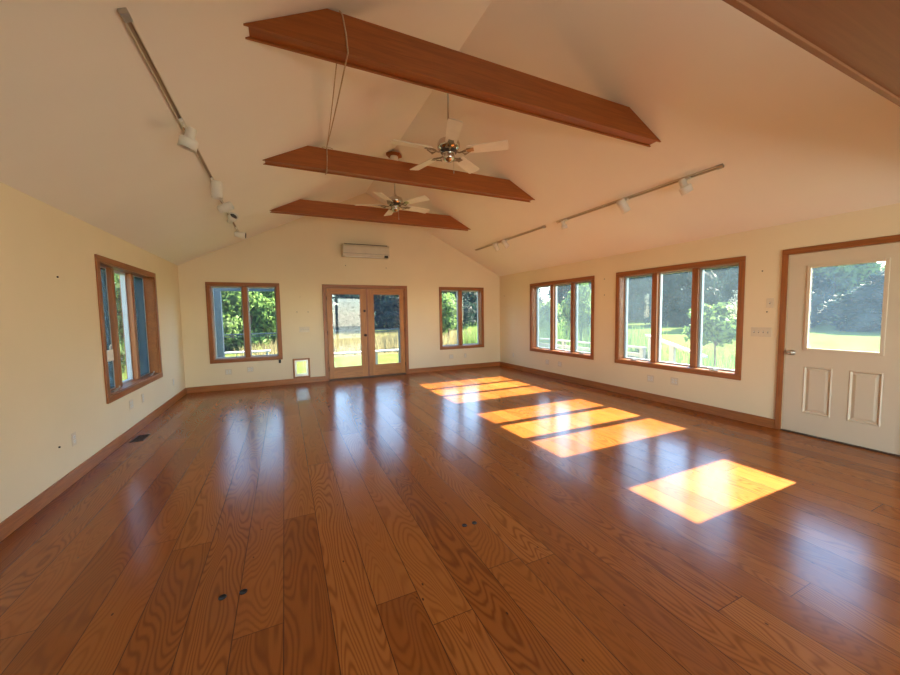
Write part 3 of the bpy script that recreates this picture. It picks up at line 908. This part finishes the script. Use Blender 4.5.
# ------------------------------------------------------------------ outside
GZ = -.32
o = MB().add([(-60, -40, GZ), (90, -40, GZ), (90, 90, GZ), (-60, 90, GZ)], [(0, 1, 2, 3)]).build('ground', M['lawn'], origin=(0, 0, GZ))
tag(o, 'green lawn around the house', 'lawn', kind='structure')
o = MB().add([(1.5, 15.5, GZ + .012), (17, 14.5, GZ + .012), (22, 26, GZ + .012), (-2, 27, GZ + .012)], [(0, 1, 2, 3)]).build('meadow', M['field'])
tag(o, 'pale dry meadow beyond the end-wall railing', 'meadow', kind='structure')
bx(-TH, W + TH, BK - TH, L + TH, GZ - .01, -.121).build('foundation', M['siding'])
tag(bpy.data.objects['foundation'], 'foundation of the house under the floor', 'foundation', kind='structure')

def blades(name, mat, n, x0, x1, y0, y1, h0, h1, wd, label, cat):
    m = MB()
    for _ in range(n):
        x, y = random.uniform(x0, x1), random.uniform(y0, y1)
        h = random.uniform(h0, h1); a = random.uniform(0, 6.28); le = random.uniform(-.25, .25) * h
        dx, dy = math.cos(a) * wd, math.sin(a) * wd
        m.add([(x - dx, y - dy, GZ), (x + dx, y + dy, GZ), (x + dx * .6 + le * .4, y + dy * .6, GZ + h * .6), (x - dx * .6 + le * .4, y - dy * .6, GZ + h * .6), (x + le, y, GZ + h)],
              [(0, 1, 2, 3), (3, 2, 4)])
    tag(m.build(name, mat), label, cat, kind='stuff')
blades('meadow_grass', M['straw'], 7000, 0, 15, 15.5, 26, .3, .7, .018, 'tall straw-coloured grass of the meadow beyond the railing', 'grass')
blades('tall_grass', M['leaf_light'], 3500, 9.6, 13, 7.5, 16, .6, 1.5, .014, 'tall light green grass outside the corner window', 'grass')
blades('lawn_weeds', M['leaf_light'], 3500, 9.2, 16, 3.5, 9.0, .15, .55, .015, 'rough light green growth outside the wide right window', 'grass')

def crown_mesh(name, mat, kind, rx, rz, nblob, nleaf, ls, seed):
    rnd = random.Random(seed)
    m = MB()
    blobs = []
    for k in range(nblob):
        if kind == 'conifer':
            f = (k + .5) / nblob; z = rz * 2 * f; rr = rx * (1 - f) * .8 + .15
            a = rnd.uniform(0, 6.28); q_ = rnd.uniform(.35, .95) * rr
            blobs.append((Vector((q_ * math.cos(a), q_ * math.sin(a), z)), max(.35, rr * .55), .35))
        elif kind == 'dense':
            z = (k + .5) / nblob; rr = rx * .8 * (1 - max(0, z - .45) ** 1.6 * 2.0)
            a = rnd.uniform(0, 6.28); q_ = rr * rnd.uniform(.35, 1)
            blobs.append((Vector((q_ * math.cos(a), q_ * math.sin(a), .25 + z * 1.75 * rz)), rx * rnd.uniform(.28, .42), .8))
        else:
            d = Vector((rnd.gauss(0, 1), rnd.gauss(0, 1), rnd.gauss(0, 1))).normalized() * rnd.uniform(.35, .8)
            blobs.append((Vector((d.x * rx, d.y * rx, rz + d.z * rz)), rx * rnd.uniform(.28, .45), .8))
    vs = []; fs = []
    for k in range(nleaf):
        c, r, fl = blobs[k % nblob]
        d = Vector((rnd.gauss(0, 1), rnd.gauss(0, 1), rnd.gauss(0, 1))).normalized()
        p = c + Vector((d.x * r, d.y * r, d.z * r * fl)) * rnd.uniform(.75, 1.1)
        if p.z < 0: p.z = abs(p.z) * .5
        nrm = (d + Vector((rnd.gauss(0, .6), rnd.gauss(0, .6), rnd.gauss(0, .6)))).normalized()
        a = nrm.orthogonal().normalized(); a = Quaternion(nrm, rnd.uniform(0, 6.28)) @ a; b = nrm.cross(a)
        s = ls * rnd.uniform(.6, 1.3); o_ = len(vs)
        vs += [tuple(p - a * s), tuple(p + b * s * .55), tuple(p + a * s), tuple(p - b * s * .55)]
        fs.append((o_, o_ + 1, o_ + 2, o_ + 3))
    m.v = vs; m.f = fs; m.s = [False] * len(fs)
    return m, blobs

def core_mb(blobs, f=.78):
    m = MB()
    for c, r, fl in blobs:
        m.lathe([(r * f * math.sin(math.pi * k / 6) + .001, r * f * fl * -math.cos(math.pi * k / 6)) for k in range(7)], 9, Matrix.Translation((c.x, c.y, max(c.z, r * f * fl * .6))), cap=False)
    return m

def tree_proto(name, mat, kind, rx, rz, zb, nblob, nleaf, ls, seed, trunk=.2):
    root = empty(name, (0, 0, 0))
    m, blobs = crown_mesh(name, mat, kind, rx, rz, nblob, nleaf, ls, seed)
    c = m.build('crown', mat, root, origin=(0, 0, 0)); c.location = (0, 0, zb)
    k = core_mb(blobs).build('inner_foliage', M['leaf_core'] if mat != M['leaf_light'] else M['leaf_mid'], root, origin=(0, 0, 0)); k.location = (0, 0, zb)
    rnd = random.Random(seed)
    tm = MB().tube([(0, 0, -.1), (rnd.uniform(-.1, .1) * rx * .3, 0, zb + rz * .5), (0, .05, zb + rz * 1.3)], [trunk, trunk * .8, trunk * .3], 8)
    for q_ in range(3):
        a = rnd.uniform(0, 6.28)
        tm.tube([(0, 0, zb + rz * .1), (math.cos(a) * rx * .4, math.sin(a) * rx * .4, zb + rz * (.7 + .2 * q_))], [trunk * .5, trunk * .2], 6)
    tm.build('trunk', M['bark'], root, origin=(0, 0, 0))
    return root
used = {}
def tree(proto, x, y, s, label, group=None, cat='tree', sz=None):
    if proto not in used:
        used[proto] = 1; o = proto
    else:
        o = copy_tree(proto)
    o.location = (x, y, GZ); o.scale = (s, s, sz or s); o.rotation_euler = (0, 0, random.uniform(0, 6.28))
    tag(o, label, cat, group)
    return o
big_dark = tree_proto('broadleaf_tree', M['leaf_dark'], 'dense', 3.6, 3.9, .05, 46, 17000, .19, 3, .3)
big_mid = tree_proto('broadleaf_tree', M['leaf_mid'], 'dense', 2.7, 3.0, .05, 40, 15000, .15, 5, .25)
big_light = tree_proto('broadleaf_tree', M['leaf_light'], 'dense', 2.3, 2.5, .05, 36, 15000, .12, 6, .2)
conif = tree_proto('conifer_tree', M['leaf_dark'], 'conifer', 2.6, 4.4, .3, 48, 12000, .17, 9, .2)
shrub = tree_proto('shrub', M['leaf_light'], 'round', .75, .62, .12, 16, 3600, .055, 11, .03)
small_tree = tree_proto('small_tree', M['leaf_light'], 'round', .78, .52, .80, 24, 4200, .05, 21, .022)
shrubm = tree_proto('shrub', M['leaf_mid'], 'round', .9, .8, .05, 16, 4000, .06, 13, .03)

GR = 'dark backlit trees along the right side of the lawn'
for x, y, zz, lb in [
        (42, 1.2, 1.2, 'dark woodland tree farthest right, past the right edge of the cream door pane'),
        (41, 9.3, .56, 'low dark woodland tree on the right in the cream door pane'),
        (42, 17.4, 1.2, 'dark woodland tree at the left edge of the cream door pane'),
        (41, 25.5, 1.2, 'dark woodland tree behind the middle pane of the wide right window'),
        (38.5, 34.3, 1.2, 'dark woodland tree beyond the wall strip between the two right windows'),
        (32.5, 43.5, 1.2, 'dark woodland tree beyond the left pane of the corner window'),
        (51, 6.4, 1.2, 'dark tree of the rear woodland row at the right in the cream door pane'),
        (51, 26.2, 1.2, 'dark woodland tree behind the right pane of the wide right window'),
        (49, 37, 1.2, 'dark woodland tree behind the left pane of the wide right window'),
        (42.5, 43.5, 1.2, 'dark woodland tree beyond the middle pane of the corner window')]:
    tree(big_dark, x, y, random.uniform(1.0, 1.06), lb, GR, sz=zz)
tree(big_light, 51, 16.6, 2.1, 'pale green tree rising behind the dark woodland outside the cream entry door')
GE = 'dark trees beyond the meadow and end lawn'
for x, y, p, sc_, lb in [
        (24.5, 46, big_dark, 1.05, 'dark broad tree behind the right pane of the small end window'),
        (17.6, 35.5, big_dark, 1.0, 'dark broad tree behind the left pane of the small end window'),
        (12.2, 33.5, conif, 1.0, 'conifer at the right edge of the right french door pane'),
        (8.4, 38.5, conif, 1.0, 'conifer at the left edge of the right french door pane'),
        (6.9, 31.5, conif, .85, 'conifer in the right half of the left french door pane'),
        (12.5, 43.5, big_dark, 1.05, 'broad dark tree standing behind the conifers in the right french door pane'),
        (5.0, 45, big_dark, .85, 'round dark tree against the sky in the left french door pane')]:
    tree(p, x, y, sc_, lb, GE)
GL = 'bright green trees beyond the left part of the end lawn'
for x, y, p, sc_, lb in [
        (-4.2, 22.5, big_light, .95, 'sunlit green tree left of the porch post outside the left end window'),
        (.0, 21.2, big_light, .95, 'sunlit green tree filling the left pane of the left end window'),
        (-2.2, 29.5, big_light, 1.0, 'sunlit green tree showing past the porch post outside the left end window'),
        (2.6, 28, big_light, 1.05, 'sunlit green tree at the right in the right pane of the left end window'),
        (-8.8, 25, big_light, 1.0, 'sunlit green tree farthest left beyond the end lawn'),
        (-4.8, 15.5, big_mid, .8, 'green tree right behind the middle pane of the left wall window'),
        (-10.5, 14.5, big_mid, .9, 'green tree farther left outside the left wall window'),
        (-9, 6, big_mid, .9, 'green tree beside the house straight out from the left wall window')]:
    tree(p, x, y, sc_, lb, GL)
tree(small_tree, 11.2, 5.12, 1.0, 'bright light green small tree outside the right pane of the wide window')
tree(shrubm, 10.2, 6.3, .5, 'low green bush at the stair railing outside the wide window', cat='shrub')
tree(shrub, 11.4, 9.9, 1.2, 'tall bright green bush outside the middle pane of the corner window', cat='shrub', sz=2.1)
tree(shrub, 12.4, 13.0, 1.5, 'loose green bush outside the left pane of the corner window', cat='shrub', sz=1.7)
tree(shrub, 11.6, 21.5, 1.9, 'pale green bush outside the left pane of the small end window', cat='shrub', sz=2.3)
tree(shrubm, 8.2, 17.5, 1.0, 'green bush at the meadow edge beyond the right french door', cat='shrub')

# porch, railings and steps outside
t = empty('porch', (.9, 10.2, GZ), 'dark blue-grey porch posts and header outside the left end window', 'porch')
for x0, x1 in ((.215, .385), (1.80, 1.92)):
    bx(x0, x1, 10.13, 10.28, GZ, 2.06).build('post', M['teal'], t, .004)
bx(-1.2, 2.05, 10.14, 10.27, 2.06, 2.22).build('header', M['teal'], t, .004)
t = empty('porch_railing', (3.2, 10.8, GZ), 'thin dark double-bar railing crossing behind the end windows', 'railing')
bx(-1.0, 5.0, 10.77, 10.83, .955, .985).build('top_rail', M['teal'], t)
bx(-1.0, 5.0, 10.785, 10.815, .900, .915).build('lower_rail', M['teal'], t)
for x in (-1.0, 1.92, 5.0):
    bx(x - .03, x + .03, 10.77, 10.83, GZ, .955).build('post', M['teal'], t)
t = empty('garden_bench', (3.95, 11.3, GZ), 'long pale backless bench on posts outside the french doors', 'bench')
bx(2.55, 5.3, 11.12, 11.45, .245, .285).build('seat', M['whitewood'], t, .004)
for x in (2.75, 4.35, 5.15):
    bx(x - .04, x + .04, 11.2, 11.36, GZ, .245).build('leg', M['whitewood'], t, .003)
t = empty('garden_table', (.75, 10.6, GZ), 'low pale table outside the left end window', 'table')
bx(.12, 1.38, 10.42, 10.74, .505, .535).build('tabletop', M['whitewood'], t, .003)
for x in (.2, 1.3):
    for y in (10.46, 10.70):
        bx(x - .02, x + .02, y - .02, y + .02, GZ, .505).build('leg', M['whitewood'], t)
t = empty('stair_railing', (9.2, 4.9, GZ), 'grey wooden stair railing sloping down outside the wide right window', 'railing')
bx(9.0, 9.09, 5.20, 5.29, GZ, .86).build('post', M['deckgrey'], t, .004)
bx(9.0, 9.09, 4.72, 4.81, GZ, .70).build('post', M['deckgrey'], t, .004)
bx(9.0, 9.09, 4.20, 4.28, GZ, .50).build('post', M['deckgrey'], t, .004)
MB().prism([(5.35, .86), (5.35, .90), (4.12, .54), (4.12, .50)], 8.97, 9.12, 'x').build('handrail', M['deckgrey'], t)
t = empty('deck_railing', (9.04, 7.2, GZ), 'low grey deck railing outside the right wall windows', 'railing')
bx(8.98, 9.12, 5.40, 9.3, .57, .61).build('top_rail', M['deckgrey'], t, .003)
bx(9.02, 9.08, 5.40, 9.3, .38, .46).build('lower_rail', M['deckgrey'], t, .003)
for y in (5.45, 6.7, 7.95, 9.2):
    bx(9.0, 9.09, y - .045, y + .045, GZ, .57).build('post', M['deckgrey'], t, .003)
